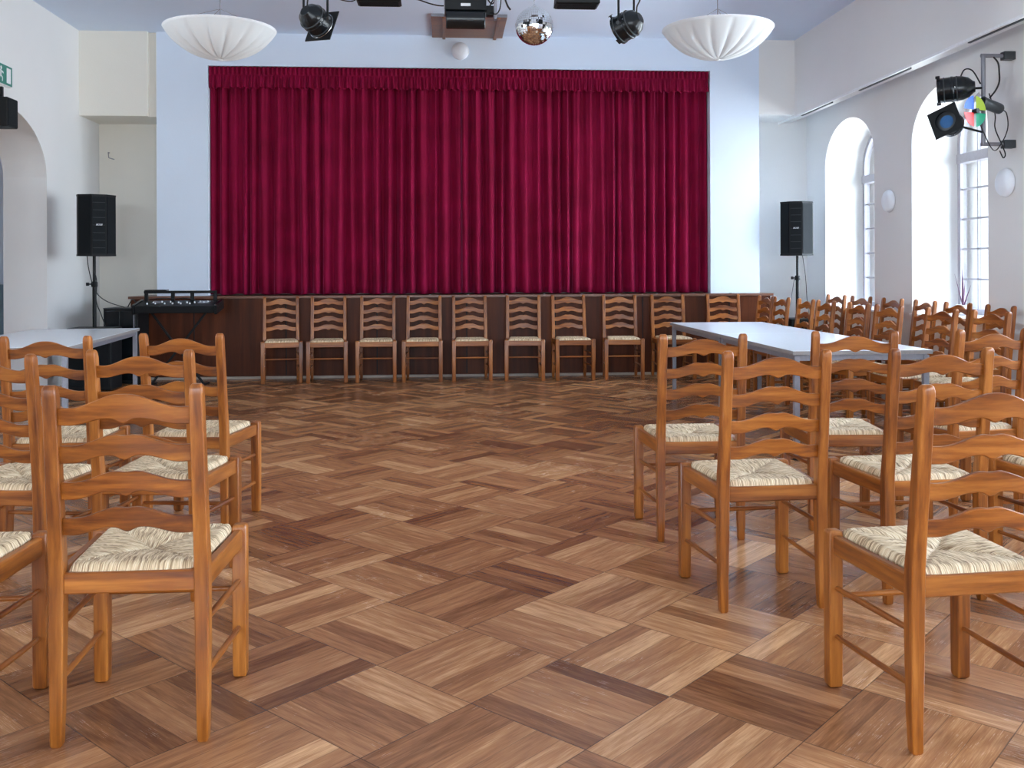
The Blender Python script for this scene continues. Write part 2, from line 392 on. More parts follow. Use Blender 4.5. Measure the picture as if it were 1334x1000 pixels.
# stage platform
st = thing('stage_platform', 'dark reddish-brown wooden stage platform with panelled front below the curtain', 'stage', (0.15, 11.86, 0))
bm = new(); box(bm, -3.95, 3.93, 0.0, .745, 0.03, 0.975); obj('front_panel', bm, 'stagewood', st)
bm = new(); box(bm, -3.97, 3.96, -0.035, .745, 0.977, 1.008, .004); obj('top_edge', bm, 'stageledge', st)
bm = new(); box(bm, -3.95, 3.93, -0.012, 0.10, 0.0, 0.028); obj('base_strip', bm, 'baseline', st)
for i in range(7):
    bm = new(); x = -3.2 + i * 1.1; box(bm, x - .006, x + .006, -0.004, 0.01, 0.04, 0.97); obj('panel_joint', bm, 'black', st)
for i in range(9):
    bm = new(); x = -.35 + i * .47; box(bm, x - .014, x + .014, -0.036, -.01, 1.008, 1.016, .003); obj('edge_clip', bm, 'steel', st)

# ------------------------------------------------------------------ curtains
def curtain(name, x0, x1, z0, z1, yb, seed, label):
    r = random.Random(seed); n = int((x1 - x0) / .010); K = 30
    # fold centres with irregular widths
    ph = []; p = 0.0; wv = r.uniform(.10, .17); acc = 0; amp = []; ca = r.uniform(.5, 1.0)
    for i in range(n + 1):
        t = acc / wv
        if t >= 1: acc = 0; wv = r.uniform(.085, .18); ca = r.uniform(.45, 1.0); t = 0
        ph.append((p + t)); amp.append(ca)
        if acc + .010 >= wv: p += 1
        acc += .010
    amp = [sum(amp[max(0, i - 3):i + 4]) / len(amp[max(0, i - 3):i + 4]) for i in range(n + 1)]
    seeds = [r.uniform(-1, 1) for _ in range(200)]
    bm = new(); R = []
    for k in range(K + 1):
        v = k / K; z = z1 + (z0 - z1) * v; row = []
        for i in range(n + 1):
            x = x0 + (x1 - x0) * i / n
            fold = math.sin(2 * PI * ph[i])
            sharp = math.copysign(abs(fold) ** .75, fold)
            small = .30 * math.sin(2 * PI * 2.7 * ph[i] + seeds[int(ph[i]) % 200] * 3) * max(0, 1 - v * 1.4)
            wide = .55 * math.sin(x * 2.3 + seed) + .35 * math.sin(x * 5.1 + 2 * seed)
            y = yb - .062 * amp[i] * (sharp * (.72 + .5 * v) + small) + .012 * wide
            dx = .014 * math.sin(v * 3.0 + seeds[int(ph[i]) % 200] * 6) * v * math.sin(PI * i / n)
            row.append((x + dx, y, z + (.006 * math.sin(ph[i] * 3) if k == K else 0)))
        R.append(row)
    rings(bm, R, False, False)
    o = obj(name, bm, 'velvet', smooth=80); md = o.modifiers.new('cloth_thickness', 'SOLIDIFY'); md.thickness = .006
    return tag(o, label, 'curtain', 'stage curtains')
curtain('stage_curtain', -2.90, 0.19, 1.022, 3.70, 12.10, 3, 'crimson velvet stage curtain hanging left of the dark centre gap')
curtain('stage_curtain', 0.20, 3.335, 1.022, 3.70, 12.11, 5, 'crimson velvet stage curtain hanging right of the dark centre gap')
# valance with pencil pleats above and a ruffled skirt below
r = random.Random(11); bm = new(); R = []; n = 1300; xs = [-2.895 + 6.225 * i / n for i in range(n + 1)]
pj = [r.uniform(-.5, .5) for _ in range(140)]; K = [0, .08, .16, .24, .32, .36, .40, .45, .55, .66, .78, .9, 1.0]
for v in K:
    z = 3.823 - .262 * v; row = []
    for x in xs:
        c = (x + 2.9) / .054; i = int(c)
        pl = math.sin(2 * PI * c)
        if v < .36: y = 12.005 - .013 * pl
        elif v < .41: y = 12.008
        else:
            s = (v - .4) / .6
            y = 12.000 - .024 * s * math.sin(2 * PI * c * .62 + 1.5 * math.sin(x * 7) + pj[i % 140]) - .010 * math.sin(2 * PI * c * 1.3 + pj[(i * 3) % 140] * 4)
        row.append((x, y, z + (.008 * math.sin(2 * PI * c * .62 + 1.5 * math.sin(x * 7)) if v == 1.0 else 0)))
    R.append(row)
rings(bm, R, False, False)
o = obj('curtain_valance', bm, 'velvet', smooth=80); md = o.modifiers.new('cloth_thickness', 'SOLIDIFY'); md.thickness = .004
tag(o, 'crimson pleated and ruffled valance running across the top of the stage curtains', 'valance')

# ------------------------------------------------------------------ windows in the right wall
def arc_pts(half, zs, rise, n=20): return [(-half * math.cos(PI * i / n), zs + rise * math.sin(PI * i / n)) for i in range(n + 1)]
for wi, yc in enumerate(WIN_Y):
    e = bpy.data.objects.new('window_%d' % (wi + 1), None); COL.objects.link(e); e.location = (WX1 - .03, yc, 0); e['kind'] = 'structure'
    h, zs, rise = .70, 2.60, .525; X0, X1 = -.03, .03
    bm = new()
    outer = [(-h, .82)] + arc_pts(h, zs, rise) + [(h, .82)]
    inner = [(-h + .055, .875)] + arc_pts(h - .055, zs, rise - .05) + [(h - .055, .875)]
    R = [[(X0, a, b) for a, b in outer], [(X0, a, b) for a, b in inner], [(X1, a, b) for a, b in inner], [(X1, a, b) for a, b in outer], [(X0, a, b) for a, b in outer]]
    rings(bm, R, False, False)
    obj('frame', bm, 'frame', e, smooth=40)
    bm = new(); box(bm, -.04, .04, -.035, .035, .82, 3.10); obj('mullion', bm, 'frame', e)
    bm = new(); box(bm, -.045, .045, -h, h, 2.40, 2.50, .01); obj('transom', bm, 'frame', e)
    bm = new(); box(bm, -.03, .03, -h, h, .82, .90); obj('bottom_rail', bm, 'frame', e)
    bm = new()
    for zb in (1.20, 1.51, 1.82, 2.13): box(bm, -.012, .012, -h + .03, h - .03, zb - .009, zb + .009)
    for yb_ in (-.35, .35): box(bm, -.012, .012, yb_ - .009, yb_ + .009, .88, 3.0)
    obj('glazing_bars', bm, 'frame', e)
    bm = new(); f = bm.faces.new([bm.verts.new((.004, a, b)) for a, b in outer]); obj('pane', bm, 'glass', e)
    bm = new(); box(bm, -.56, -.03, -.695, .695, .82, .845, .004); obj('windowsill', bm, 'white', e)
for i, x in enumerate(FILLWIN):  # frames and panes of the added fill-light windows, out of view
    e = bpy.data.objects.new('window_%d' % (i + 9), None); COL.objects.link(e); e.location = (x, YB - .12, 0); e['kind'] = 'structure'
    bm = new()
    for a in (-.85, -.03, .79): box(bm, a, a + .06, -.03, .03, .75, 3.05)
    for b in (.75, 2.2, 2.99): box(bm, -.85, .85, -.03, .03, b, b + .06)
    obj('frame', bm, 'white', e)
    bm = new(); box(bm, -.85, .85, -.003, .003, .75, 3.05); obj('pane', bm, 'glass', e)
for i, y in enumerate((5.2, 1.4)):
    e = bpy.data.objects.new('window_%d' % (i + 12), None); COL.objects.link(e); e.location = (-8.1, y, 0); e['kind'] = 'structure'
    bm = new()
    for a in (-1.0, -.03, .94): box(bm, -.03, .03, a, a + .06, .75, 2.65)
    for b in (.75, 2.59): box(bm, -.03, .03, -1.0, 1.0, b, b + .06)
    obj('frame', bm, 'white', e)
    bm = new(); box(bm, -.003, .003, -1.0, 1.0, .75, 2.65); obj('pane', bm, 'glass', e)

# ------------------------------------------------------------------ the ladder-back chair
def post_bm(sx, prof, ch=.0032):
    """prof: (z, x, y, halfwidth, halfdepth)"""
    bm = new(); R = []
    for z, x, y, a, b in prof:
        c = min(ch, a * .5, b * .5)
        R.append([(sx * x + px, y + py, z) for px, py in ((-a + c, -b), (a - c, -b), (a, -b + c), (a, b - c), (a - c, b), (-a + c, b), (-a, b - c), (-a, -b + c))])
    rings(bm, R); return bm
def rear_leg(sx):
    P = [(0, .197, -.004, .0125, .0125), (.006, .197, -.004, .0155, .0155), (.10, .197, 0, .0175, .0185), (.30, .196, .002, .0195, .0215), (.42, .195, .003, .0200, .0225), (.50, .195, .000, .0200, .0220)]
    for z in (.58, .66, .74, .82, .90, .97): P.append((z, .195 - .002 * (z - .5) * 2, -.056 * ((z - .47) / .53) ** 1.12, .0198 - .003 * (z - .5), .0205 - .006 * (z - .5)))
    P += [(.985, .194, -.0545, .0180, .0165), (.995, .194, -.0555, .0160, .0125), (1.0, .194, -.056, .0120, .007)]
    return post_bm(sx, P)
def front_leg(sx):
    P = [(0, .216, .422, .014, .014), (.005, .216, .422, .0195, .0195), (.014, .216, .422, .0215, .0215), (.25, .216, .422, .0225, .0225), (.480, .216, .422, .0225, .0225), (.487, .216, .422, .0205, .0205), (.490, .216, .422, .017, .017)]
    return post_bm(sx, P)
def rail_bm(a, b, z0, z1, th):
    a = Vector((a[0], a[1], 0)); b = Vector((b[0], b[1], 0)); d = (b - a).normalized(); nrm = Vector((-d.y, d.x, 0)) * th / 2
    bm = new(); c = .004
    sec = [(-1, z0 + c), (-.7, z0), (.7, z0), (1, z0 + c), (1, z1 - c), (.7, z1), (-.7, z1), (-1, z1 - c)]
    rings(bm, [[p + nrm * s + Vector((0, 0, z)) for s, z in sec] for p in (a, b)]); return bm
def slat_y(z): return -.056 * (max(0, z - .47) / .53) ** 1.12
def slat_bm(ze, top):
    """ze: height of the slat's top edge at its ends"""
    bm = new(); N = 40; hw = .179; R = []
    for i in range(N + 1):
        u = -1 + 2 * i / N; a = abs(u)
        hump = .5 + .5 * math.cos(PI * min(1, max(0, (a - .04) / .80)))
        zt = ze - .004 * (a ** 6) * 0 + (.038 if top else .034) * hump - (0 if top else .0055) * math.exp(-(u / .13) ** 2)
        hb = .5 + .5 * math.cos(PI * min(1, max(0, (a - .22) / .62)))
        zb = ze - .048 + (.023 if not top else .019) * hb - .013 * math.exp(-(u / .11) ** 2)
        bow = -.016 * (1 - u * u)
        x = u * hw; th = .0085; ch = .003
        ring = []
        for yy, zz in ((-th, zb + ch), (-th + ch, zb), (th - ch, zb), (th, zb + ch), (th, zt - ch), (th - ch, zt), (-th + ch, zt), (-th, zt - ch)):
            ring.append((x, yy + bow + slat_y(zz) + .002, zz))
        R.append(ring)
    rings(bm, R); return bm
def dowel_bm(a, b, r=.0095):
    a, b = Vector(a), Vector(b); n = 8
    bm = new(); tube(bm, [a.lerp(b, t / n) for t in range(n + 1)], [r * (.78 + .22 * math.sin(PI * t / n) ** .6) for t in range(n + 1)], 10); return bm
def seat_bm():
    bm = new(); N = 44
    def P(u, v):
        hw = .170 + .026 * (v + 1) / 2 + .003
        # rounded plan corners
        k = 1 - .035 * (abs(u) * abs(v)) ** 6
        x = u * hw * k; y = .211 + v * .212 * k
        e = max(abs(u), abs(v)); d = abs(abs(u) - abs(v))
        z = .497 + .006 * math.sin(PI * e) - .017 * (1 - e) ** 1.2 - .006 * math.exp(-(d / .07) ** 2) * min(1, 3 * (1 - e)) 
        z -= .020 * max(0, (e - .90) / .10) ** 2.2
        z += .0012 * math.sin(u * 57 + v * 3) * math.sin(v * 49 + u * 5)
        return (x, y, z)
    G = [[bm.verts.new(P(-1 + 2 * i / N, -1 + 2 * j / N)) for j in range(N + 1)] for i in range(N + 1)]
    for i in range(N):
        for j in range(N): bm.faces.new((G[i][j], G[i + 1][j], G[i + 1][j + 1], G[i][j + 1]))
    edge = [G[i][0] for i in range(N + 1)] + [G[N][j] for j in range(1, N + 1)] + [G[i][N] for i in range(N - 1, -1, -1)] + [G[0][j] for j in range(N - 1, 0, -1)]
    low = [bm.verts.new((v.co.x * .99, .211 + (v.co.y - .211) * .99, .465)) for v in edge]
    m = len(edge)
    for i in range(m): bm.faces.new((edge[i], edge[(i + 1) % m], low[(i + 1) % m], low[i]))
    bm.faces.new(low); return bm
def make_chair(label, loc, rz, group):
    t = thing('ladderback_chair', label, 'chair', loc, rz, group)
    for s in (-1, 1):
        obj('leg', rear_leg(s), 'cw_z', t, 35); obj('leg', front_leg(s), 'cw_z', t, 35)
    obj('seat_rail', rail_bm((-.178, .002), (.178, .002), .418, .477, .026), 'cw_x', t, 35)
    obj('seat_rail', rail_bm((-.197, .424), (.197, .424), .418, .477, .026), 'cw_x', t, 35)
    for s in (-1, 1): obj('seat_rail', rail_bm((s * .197, .018), (s * .214, .402), .418, .477, .026), 'cw_y', t, 35)
    obj('seat', seat_bm(), 'rush', t, 60)
    for k, ze in enumerate((.937, .832, .731, .631)): obj('ladder_slat', slat_bm(ze, k == 0), 'cw_x', t, 35)
    for s in (-1, 1):
        for z in (.318, .168): obj('stretcher', dowel_bm((s * .196, .012, z + .006), (s * .215, .405, z - .006)), 'cw_y', t, 50)
    obj('stretcher', dowel_bm((-.198, .422, .283), (.198, .422, .283)), 'cw_x', t, 50)
    return t

ST = 'ladder-back chairs along the stage front'
RB = 'ladder-back chairs in the right-hand rows facing the stage'
LB = 'ladder-back chairs in the left-hand rows facing the stage'
TR = 'ladder-back chairs along the far side of the white table'
WR = 'ladder-back chairs under the windows'
ordn = ['first', 'second', 'third', 'fourth', 'fifth', 'sixth', 'seventh', 'eighth', 'ninth', 'tenth']
CH = [
 ((1.457, 2.532), .079, 'oak rush-seat chair, nearest and largest of the right block, cut by the right edge', RB),
 ((1.247, 3.613), .055, 'oak rush-seat chair in the second right row at the aisle, whole in view', RB),
 ((1.224, 4.568), .004, 'oak rush-seat chair at the aisle, farthest back of the right rows', RB),
 ((2.025, 4.687), -.079, 'oak rush-seat chair before the white table end, one in from the aisle', RB),
 ((2.773, 4.769), .167, 'bright oak chair right of the table end, turned slightly, touching the right edge', RB),
 ((1.914, 3.656), .061, 'oak rush-seat chair in the second right row, partly hidden by the nearest chair', RB),
 ((2.640, 3.640), .07, 'chair whose leg and rail show between the slats of the nearest right-hand chair', RB),
 ((-.877, 2.731), .016, 'oak ladder-back rush chair, the nearest and largest on the left, seen whole from behind', LB),
 ((-1.484, 2.687), .012, 'chair cut by the left edge, only its seat corner and front leg showing', LB),
 ((-1.194, 3.913), -.108, 'oak chair in the second left row, mostly hidden behind the nearest left chair', LB),
 ((-1.735, 3.785), -.148, 'oak ladder-back chair in the second left row cut by the left edge, right post showing', LB),
 ((-1.305, 4.917), -.128, 'oak chair at the aisle end of the third left row, before the mixing desk', LB),
 ((-1.917, 4.796), .010, 'oak ladder-back chair in the third left row, its top slat overlapping the left white table', LB),
]
SR = [(-1.986, 11.715, 3.325), (-1.422, 11.72, 3.220), (-.832, 11.72, 3.167), (-.273, 11.71, 3.117), (.283, 11.70, 3.185), (.939, 11.70, 3.096), (1.500, 11.71, 3.196), (2.134, 11.72, 3.090), (2.740, 11.72, 3.148), (3.45, 11.745, 3.142)]
for i, (x, y, a) in enumerate(SR):
    extra = {0: ', leftmost of the row', 8: ', partly behind the table corner', 9: ', seen only above the table'}.get(i, '')
    CH.append(((x, y), a, 'oak chair against the stage front, %s from the left%s' % (ordn[i], extra), ST))
for i, (x, y, a) in enumerate([(3.70, 11.06, 1.639), (3.70, 10.537, 1.62), (3.70, 9.80, 1.57), (3.70, 9.273, 1.57), (3.74, 8.61, 1.58), (3.74, 8.00, 1.651), (3.82, 7.273, 1.613), (3.93, 6.775, 1.655)]):
    CH.append(((x, y), a, 'backlit chair along the window side of the long table, %s from the stage' % ordn[i], TR))
for i, (x, y, a) in enumerate([(4.68, 11.369, 1.69), (4.68, 10.667, 1.667), (4.67, 9.879, 1.605), (4.66, 9.166, 1.56), (4.65, 8.542, 1.602), (4.62, 7.811, 1.56)]):
    CH.append(((x, y), a, 'backlit ladder-back chair standing against the window wall, %s from the stage in that row' % ordn[i], WR))
first = None
for (x, y), a, lab, grp in CH:
    if first is None: first = make_chair(lab, (x, y, 0), a, grp)
    else: dup(first, (x, y, 0), a, lab, grp)

# ------------------------------------------------------------------ tables
def make_table(label, loc, rz, L, W, group):
    t = thing('folding_table' if False else 'table', label, 'table', loc, rz, group)
    bm = new(); box(bm, -W / 2, W / 2, -L / 2, L / 2, .722, .750, .002); obj('table_top', bm, 'laminate', t)
    bm = new()
    for s in (-1, 1):
        box(bm, s * (W / 2 - .0005) - .0015, s * (W / 2 - .0005) + .0015, -L / 2, L / 2, .723, .7475)
        box(bm, -W / 2, W / 2, s * (L / 2 - .0005) - .0015, s * (L / 2 - .0005) + .0015, .723, .7475)
    obj('edge_band', bm, 'edge', t)
    bm = new(); i = .035
    for s in (-1, 1):
        box(bm, s * (W / 2 - i) - .012, s * (W / 2 - i) + .012, -L / 2 + i, L / 2 - i, .680, .722)
        box(bm, -W / 2 + i, W / 2 - i, s * (L / 2 - i) - .012, s * (L / 2 - i) + .012, .680, .722)
    obj('frame', bm, 'steel', t)
    for sx in (-1, 1):
        for sy in (-1, 1):
            bm = new(); cx, cy = sx * (W / 2 - .035), sy * (L / 2 - .035); box(bm, cx - .019, cx + .019, cy - .019, cy + .019, 0.012, .715, .003)
            lg = obj('leg', bm, 'steel', t)
            bm = new(); box(bm, cx - .021, cx + .021, cy - .021, cy + .021, 0, .014, .002); obj('foot_cap', bm, 'black', lg)
    return t
make_table('white-topped table with grey legs, the half of the long right-hand table nearer the viewer', (2.851, 7.30, 0), 0, 1.80, .985, 'white tables')
make_table('white-topped table with grey legs, the half of the long right-hand table nearer the stage', (2.851, 9.105, 0), 0, 1.80, .985, 'white tables')
make_table('white-topped table on pale legs at the left, beside the arched opening', (-3.42, 8.50, 0), .09, 2.35, 1.0, 'white tables')

# ------------------------------------------------------------------ speakers on poles over bass boxes
def speaker(label, loc, rz):
    t = thing('loudspeaker', label, 'loudspeaker', loc, rz, 'black loudspeakers on poles')
    plan = [(-.075, -.16), (.075, -.16), (.195, -.06), (.195, .03), (.13, .15), (-.13, .15), (-.195, .03), (-.195, -.06)]
    H = .665
    bm = new(); prism(bm, plan, 0, H); obj('cabinet', bm, 'black', t)
    for a, b, nm in (((-.075, -.16), (.075, -.16), 'front_grille'), ((.075, -.16), (.195, -.06), 'side_grille'), ((-.195, -.06), (-.075, -.16), 'side_grille')):
        A, B = Vector((*a, 0)), Vector((*b, 0)); d = (B - A).normalized(); nn = Vector((d.y, -d.x, 0)); L = (B - A).length
        mat = Matrix.Translation(A) @ Matrix(((d.x, nn.x, 0, 0), (d.y, nn.y, 0, 0), (0, 0, 1, 0), (0, 0, 0, 1)))
        bm = new(); box(bm, .008, L - .008, .0005, .007, .02, H - .02, 0, mat); g = obj(nm, bm, 'grille', t)
        if nm == 'front_grille':
            for k in range(1, 8):
                bm = new(); box(bm, .012, L - .012, .007, .009, k * H / 8 - .0015, k * H / 8 + .0015, 0, mat); obj('grille_bar', bm, 'greygear', g)
    for z0, z1 in ((-.006, .012), (H - .012, H + .006)):
        bm = new(); prism(bm, [(x * 1.015, y * 1.02) for x, y in plan], z0, z1); obj('end_cap', bm, 'black', t)
    c = bpy.data.curves.new('logo', 'FONT'); c.body = 'BOSE'; c.size = .026; c.shear = .35; c.extrude = .001; c.align_x = 'CENTER'; c.space_character = 1.1; c.offset = .0005
    tmp = bpy.data.objects.new('logo_text', c); COL.objects.link(tmp); bpy.context.view_layer.update()
    me = bpy.data.meshes.new_from_object(tmp.evaluated_get(bpy.context.evaluated_depsgraph_get())); bpy.data.objects.remove(tmp); bpy.data.curves.remove(c)
    me.name = 'logo'; me.materials.clear(); me.materials.append(M['logo'])
    o = bpy.data.objects.new('logo', me); COL.objects.link(o); o.parent = t; o.location = (0, -.1705, H / 2 - .004); o.rotation_euler = (PI / 2, 0, 0)
    return t
def subwoofer(label, loc, rz, w_, d_, h_, top, zc):
    t = thing('subwoofer', label, 'subwoofer', loc, rz, 'bass boxes with speaker poles')
    bm = new(); box(bm, -w_ / 2, w_ / 2, -d_ / 2, d_ / 2, .01, h_, .012); obj('cabinet', bm, 'black', t)
    bm = new(); box(bm, -w_ / 2 + .03, w_ / 2 - .03, -d_ / 2 - .006, -d_ / 2, .05, h_ - .05, .002); obj('grille', bm, 'grille', t)
    bm = new(); tube(bm, [(0, 0, h_ - .02), (0, 0, zc)], .021, 14); tube(bm, [(0, 0, zc - .01), (0, 0, top)], .0165, 14); obj('pole', bm, 'black', t, 40)
    bm = new(); lathe(bm, [(.030, zc - .03), (.034, zc - .025), (.034, zc + .02), (.026, zc + .03)], 16); tube(bm, [(-.03, 0, zc), (-.065, -.01, zc)], .007, 8)
    box(bm, -.085, -.055, -.022, .004, zc - .018, zc + .018, .005); obj('clamp', bm, 'black', t, 40)
    return t
speaker('black faceted loudspeaker on a pole by the left wall, in front of the beige recess', (-3.88, 10.95, 1.487), .52)
subwoofer('low black bass box with speaker pole behind the left white table', (-3.90, 10.95, 0), 0, .48, .36, .69, 1.49, 1.17)
speaker('black loudspeaker on a pole beside the bright recess right of the stage', (4.42, 11.85, 1.487), -.42)
subwoofer('dark bass box with speaker pole in the right corner behind the chairs', (4.43, 11.86, 0), 0, .30, .40, .69, 1.49, 1.20)
def cable(label, pts, r=.005):
    bm = new(); tube(bm, smoothpath(pts), r, 6); o = obj('cable', bm, 'rubber', None, 60); return tag(o, label, 'cable')
cable('black cable hanging from the left loudspeaker to the equipment rack', [(-3.97, 10.93, 1.48), (-3.95, 10.91, 1.36), (-3.91, 10.915, 1.18), (-3.87, 10.98, 1.05), (-3.83, 11.2, .96), (-3.74, 11.45, .895)])
cable('thin cable looped round the pole of the left speaker down to the bass box', [(-3.90, 10.91, 1.33), (-3.87, 10.91, 1.26), (-3.86, 10.91, 1.16), (-3.865, 10.91, .98), (-3.82, 10.92, .84), (-3.78, 10.95, .695)])
cable('thin cable hanging behind the right loudspeaker to the floor', [(4.55, 12.0, 1.49), (4.59, 12.0, 1.2), (4.61, 12.0, .9), (4.66, 12.0, .5), (4.68, 12.0, .01)], .004)
cable('thin cable slanting from the right speaker pole clamp to the floor', [(4.38, 11.83, 1.19), (4.30, 11.75, .9), (4.20, 11.68, .5), (4.14, 11.60, .01)], .004)

# equipment rack, mixing desk
t = thing('equipment_rack', 'tall black equipment case between the left bass box and the mixing desk', 'case', (-3.76, 11.60, 0))
bm = new(); box(bm, -.195, .195, -.22, .20, .01, .885, .01); obj('body', bm, 'black', t)
bm = new(); box(bm, -.175, -.01, -.228, -.219, .05, .85, .003); obj('door', bm, 'blackgloss', t)
bm = new(); box(bm, .01, .175, -.228, -.219, .05, .85, .003); d2 = obj('door', bm, 'blackgloss', t)
bm = new(); box(bm, .148, .160, -.242, -.228, .66, .82, .003); obj('handle', bm, 'steel', d2)
bm = new(); box(bm, -.197, .197, -.222, .222, .876, .888, .003); obj('lid_edge', bm, 'greygear', t)
for sx in (-1, 1):
    bm = new(); box(bm, sx * .16 - .02, sx * .16 + .02, -.18, -.14, 0, .012); obj('foot', bm, 'rubber', t)

t = thing('mixing_desk', 'long black mixing desk with pale knobs on a folding stand before the stage', 'mixing desk', (-3.06, 11.22, 0))
tilt = Matrix.Translation((0, 0, .86)) @ Matrix.Rotation(.16, 4, 'X')
bm = new(); box(bm, -.44, .44, -.16, .18, 0, .085, .008, tilt); b_ = obj('body', bm, 'black', t)
for s in (-1, 1):
    bm = new(); box(bm, s * .455 - .016, s * .455 + .016, -.17, .19, -.012, .10, .008, tilt); obj('side_cheek', bm, 'blackgloss', t)
r = random.Random(4)
for k in range(15):
    x = -.33 + k * .047 + r.uniform(-.006, .006); kk = Matrix.Translation(tilt @ Vector((x, -.05 + r.choice((0, .06, .1)), .085)))
    bm = new(); lathe(bm, [(.008, 0), (.009, .008), (.007, .018), (.001, .019)], 10, kk); obj('knob', bm, 'white', b_, 40)
for x0, x1 in ((-.30, -.20), (.22, .34)):
    bm = new(); box(bm, x0, x1, -.01, .12, .086, .090, 0, tilt); obj('fader_strip', bm, 'steel', b_)
bm = new(); box(bm, -.42, .40, .10, .16, 1.055, 1.085, .005); rr = obj('rear_rail', bm, 'black', t)
for x in (-.40, -.10, .12, .38):
    bm = new(); box(bm, x - .02, x + .02, .12, .15, .95, 1.06, .004); obj('upright', bm, 'black', t)
bm = new(); box(bm, .05, .17, .08, .17, 1.086, 1.090); obj('papers', bm, 'white', rr)
bm = new(); box(bm, -.40, -.16, .06, .19, 1.086, 1.098, .003); obj('device', bm, 'blackgloss', rr)
for s in (-1, 1):
    bm = new(); tube(bm, [(s * -.30, -.05, .015), (s * .30, .02 + .03 * s, .84)], .014, 10); obj('stand_leg', bm, 'black', t, 40)
    bm = new(); tube(bm, [(s * .30, -.18, .015), (s * .30, .16, .015)], .014, 10); obj('stand_foot', bm, 'black', t, 40)
    bm = new(); tube(bm, [(s * .30, -.14, .845), (s * .30, .16, .845 + .045)], .012, 10); obj('stand_arm', bm, 'black', t, 40)
cable('black cable drooping from the mixing desk end to the equipment case', [(-3.52, 11.20, .95), (-3.58, 11.25, .99), (-3.64, 11.36, .96), (-3.70, 11.45, .895)], .006)
cable('tangle of black cable lying across the mixing desk top', [(-3.42, 11.28, .985), (-3.27, 11.24, 1.00), (-3.12, 11.28, .995), (-2.97, 11.23, 1.0), (-2.89, 11.28, .985)], .005)

# cabinet seen beyond the arch
t = thing('cabinet', 'low blue-grey cabinet beyond the arched opening at the left edge', 'cabinet', (-5.95, 12.35, 0))
bm = new(); box(bm, -.6, .6, -.2, .22, .04, 1.15, .006); obj('body', bm, 'teal', t)
for s in (-1, 1):
    bm = new(); box(bm, min(s * .01, s * .58), max(s * .01, s * .58), -.218, -.2, .07, 1.12, .004); d = obj('door', bm, 'teal', t)
    bm = new(); box(bm, s * .05 - .006, s * .05 + .006, -.235, -.216, .6, .72, .003); obj('handle', bm, 'steel', d)
bm = new(); box(bm, -.57, .57, -.17, .2, 0, .04); obj('plinth', bm, 'black', t)

# ------------------------------------------------------------------ wall lamps
def wall_lamp(label, loc, rotm, R=.125):
    t = thing('wall_lamp', label, 'wall lamp', loc, 0, 'round white wall lamps'); t.rotation_euler = rotm
    bm = new(); lathe(bm, [(R * .78, 0), (R * .80, .012), (R * .78, .02)], 36); obj('back_plate', bm, 'white', t, 40)
    bm = new(); lathe(bm, [(R * .98, .012), (R, .02), (R * .97, .035), (R * .86, .055), (R * .66, .07), (R * .4, .08), (R * .36, .0795), (R * .33, .081), (R * .12, .084), (0, .0845)], 36); obj('shade', bm, 'lampglass', t, 50)
    return t
wall_lamp('round white wall lamp on the pier between the two visible windows', (WX0, 10.18, 2.05), (0, -PI / 2, 0))
wall_lamp('round white wall lamp near the right edge, below the lamp bracket', (WX0, 7.99, 2.05), (0, -PI / 2, 0))
wall_lamp('round white lamp on the wall above the stage curtain', (.183, PY0, 4.035), (PI / 2, 0, 0), .11)

# ------------------------------------------------------------------ hanging bowl lamps
def bowl_lamp(label, loc):
    t = thing('pendant_lamp', label, 'lamp', loc, 0, 'white fabric bowl lamps')
    Rr, D, G, NA = .426, .235, 16, 16 * 12
    bm = new(); R = []
    for k in range(25):
        s = k / 24                       # 0 bottom centre .. 1 rim
        CA = math.radians(64); rad = math.sin(s * CA) / math.sin(CA)
        z = -D * (math.cos(s * CA) - math.cos(CA)) / (1 - math.cos(CA))
        ring = []
        for i in range(NA):
            a = 2 * PI * i / NA; g = abs(math.sin(G * a / 2 + .55 * (1 - s) * 1.2))
            rr = Rr * (rad * (1 - .030 * (1 - g) ** 2 * math.sin(PI * s) ** .6)) + .004
            fine = .0012 * math.sin(G * 4 * a) * (1 - s)
            ring.append((rr * math.cos(a), rr * math.sin(a), z + .018 * (1 - g) ** 2 * math.sin(PI * s) + fine))
        R.append(ring)
    rings(bm, R, True, False)
    o = obj('lamp_shade', bm, 'lampfabric', t, 70); md = o.modifiers.new('cloth_thickness', 'SOLIDIFY'); md.thickness = .003
    bm = new(); tube(bm, [(Rr * math.cos(2 * PI * i / 64), Rr * math.sin(2 * PI * i / 64), .0) for i in range(65)], .005, 6); obj('rim', bm, 'white', t, 60)
    bm = new(); lathe(bm, [(0, -D - .012), (.012, -D - .010), (.020, -D - .002), (.012, -D + .01), (0, -D + .012)], 16); obj('finial', bm, 'white', t, 50)
    bm = new(); tube(bm, [(0, 0, -.02), (0, 0, ZC - loc[2] - .02)], .0035, 6)
    for k in range(3):
        a = 2 * PI * k / 3 + .3; tube(bm, [(0, 0, .16), (Rr * math.cos(a), Rr * math.sin(a), .0)], .0018, 5)
    obj('suspension_wire', bm, 'steel', t, 60)
    bm = new(); lathe(bm, [(.016, -.09), (.016, -.02), (.012, 0), (.03, .02)], 12); lathe(bm, [(0, -.17), (.03, -.15), (.036, -.12), (.02, -.08), (.014, -.07)], 14); obj('bulb', bm, 'lampglass', t, 50)
    bm = new(); lathe(bm, [(.05, ZC - loc[2] - .001), (.048, ZC - loc[2] - .02), (.02, ZC - loc[2] - .035), (.004, ZC - loc[2] - .04)], 20); obj('ceiling_rose', bm, 'white', t, 50)
    return t
bowl_lamp('white gathered-fabric bowl lamp hanging above the left end of the stage curtain', (-1.756, 7.637, 3.197))
bowl_lamp('white gathered-fabric bowl lamp hanging above the right end of the stage curtain', (2.123, 7.373, 3.185))

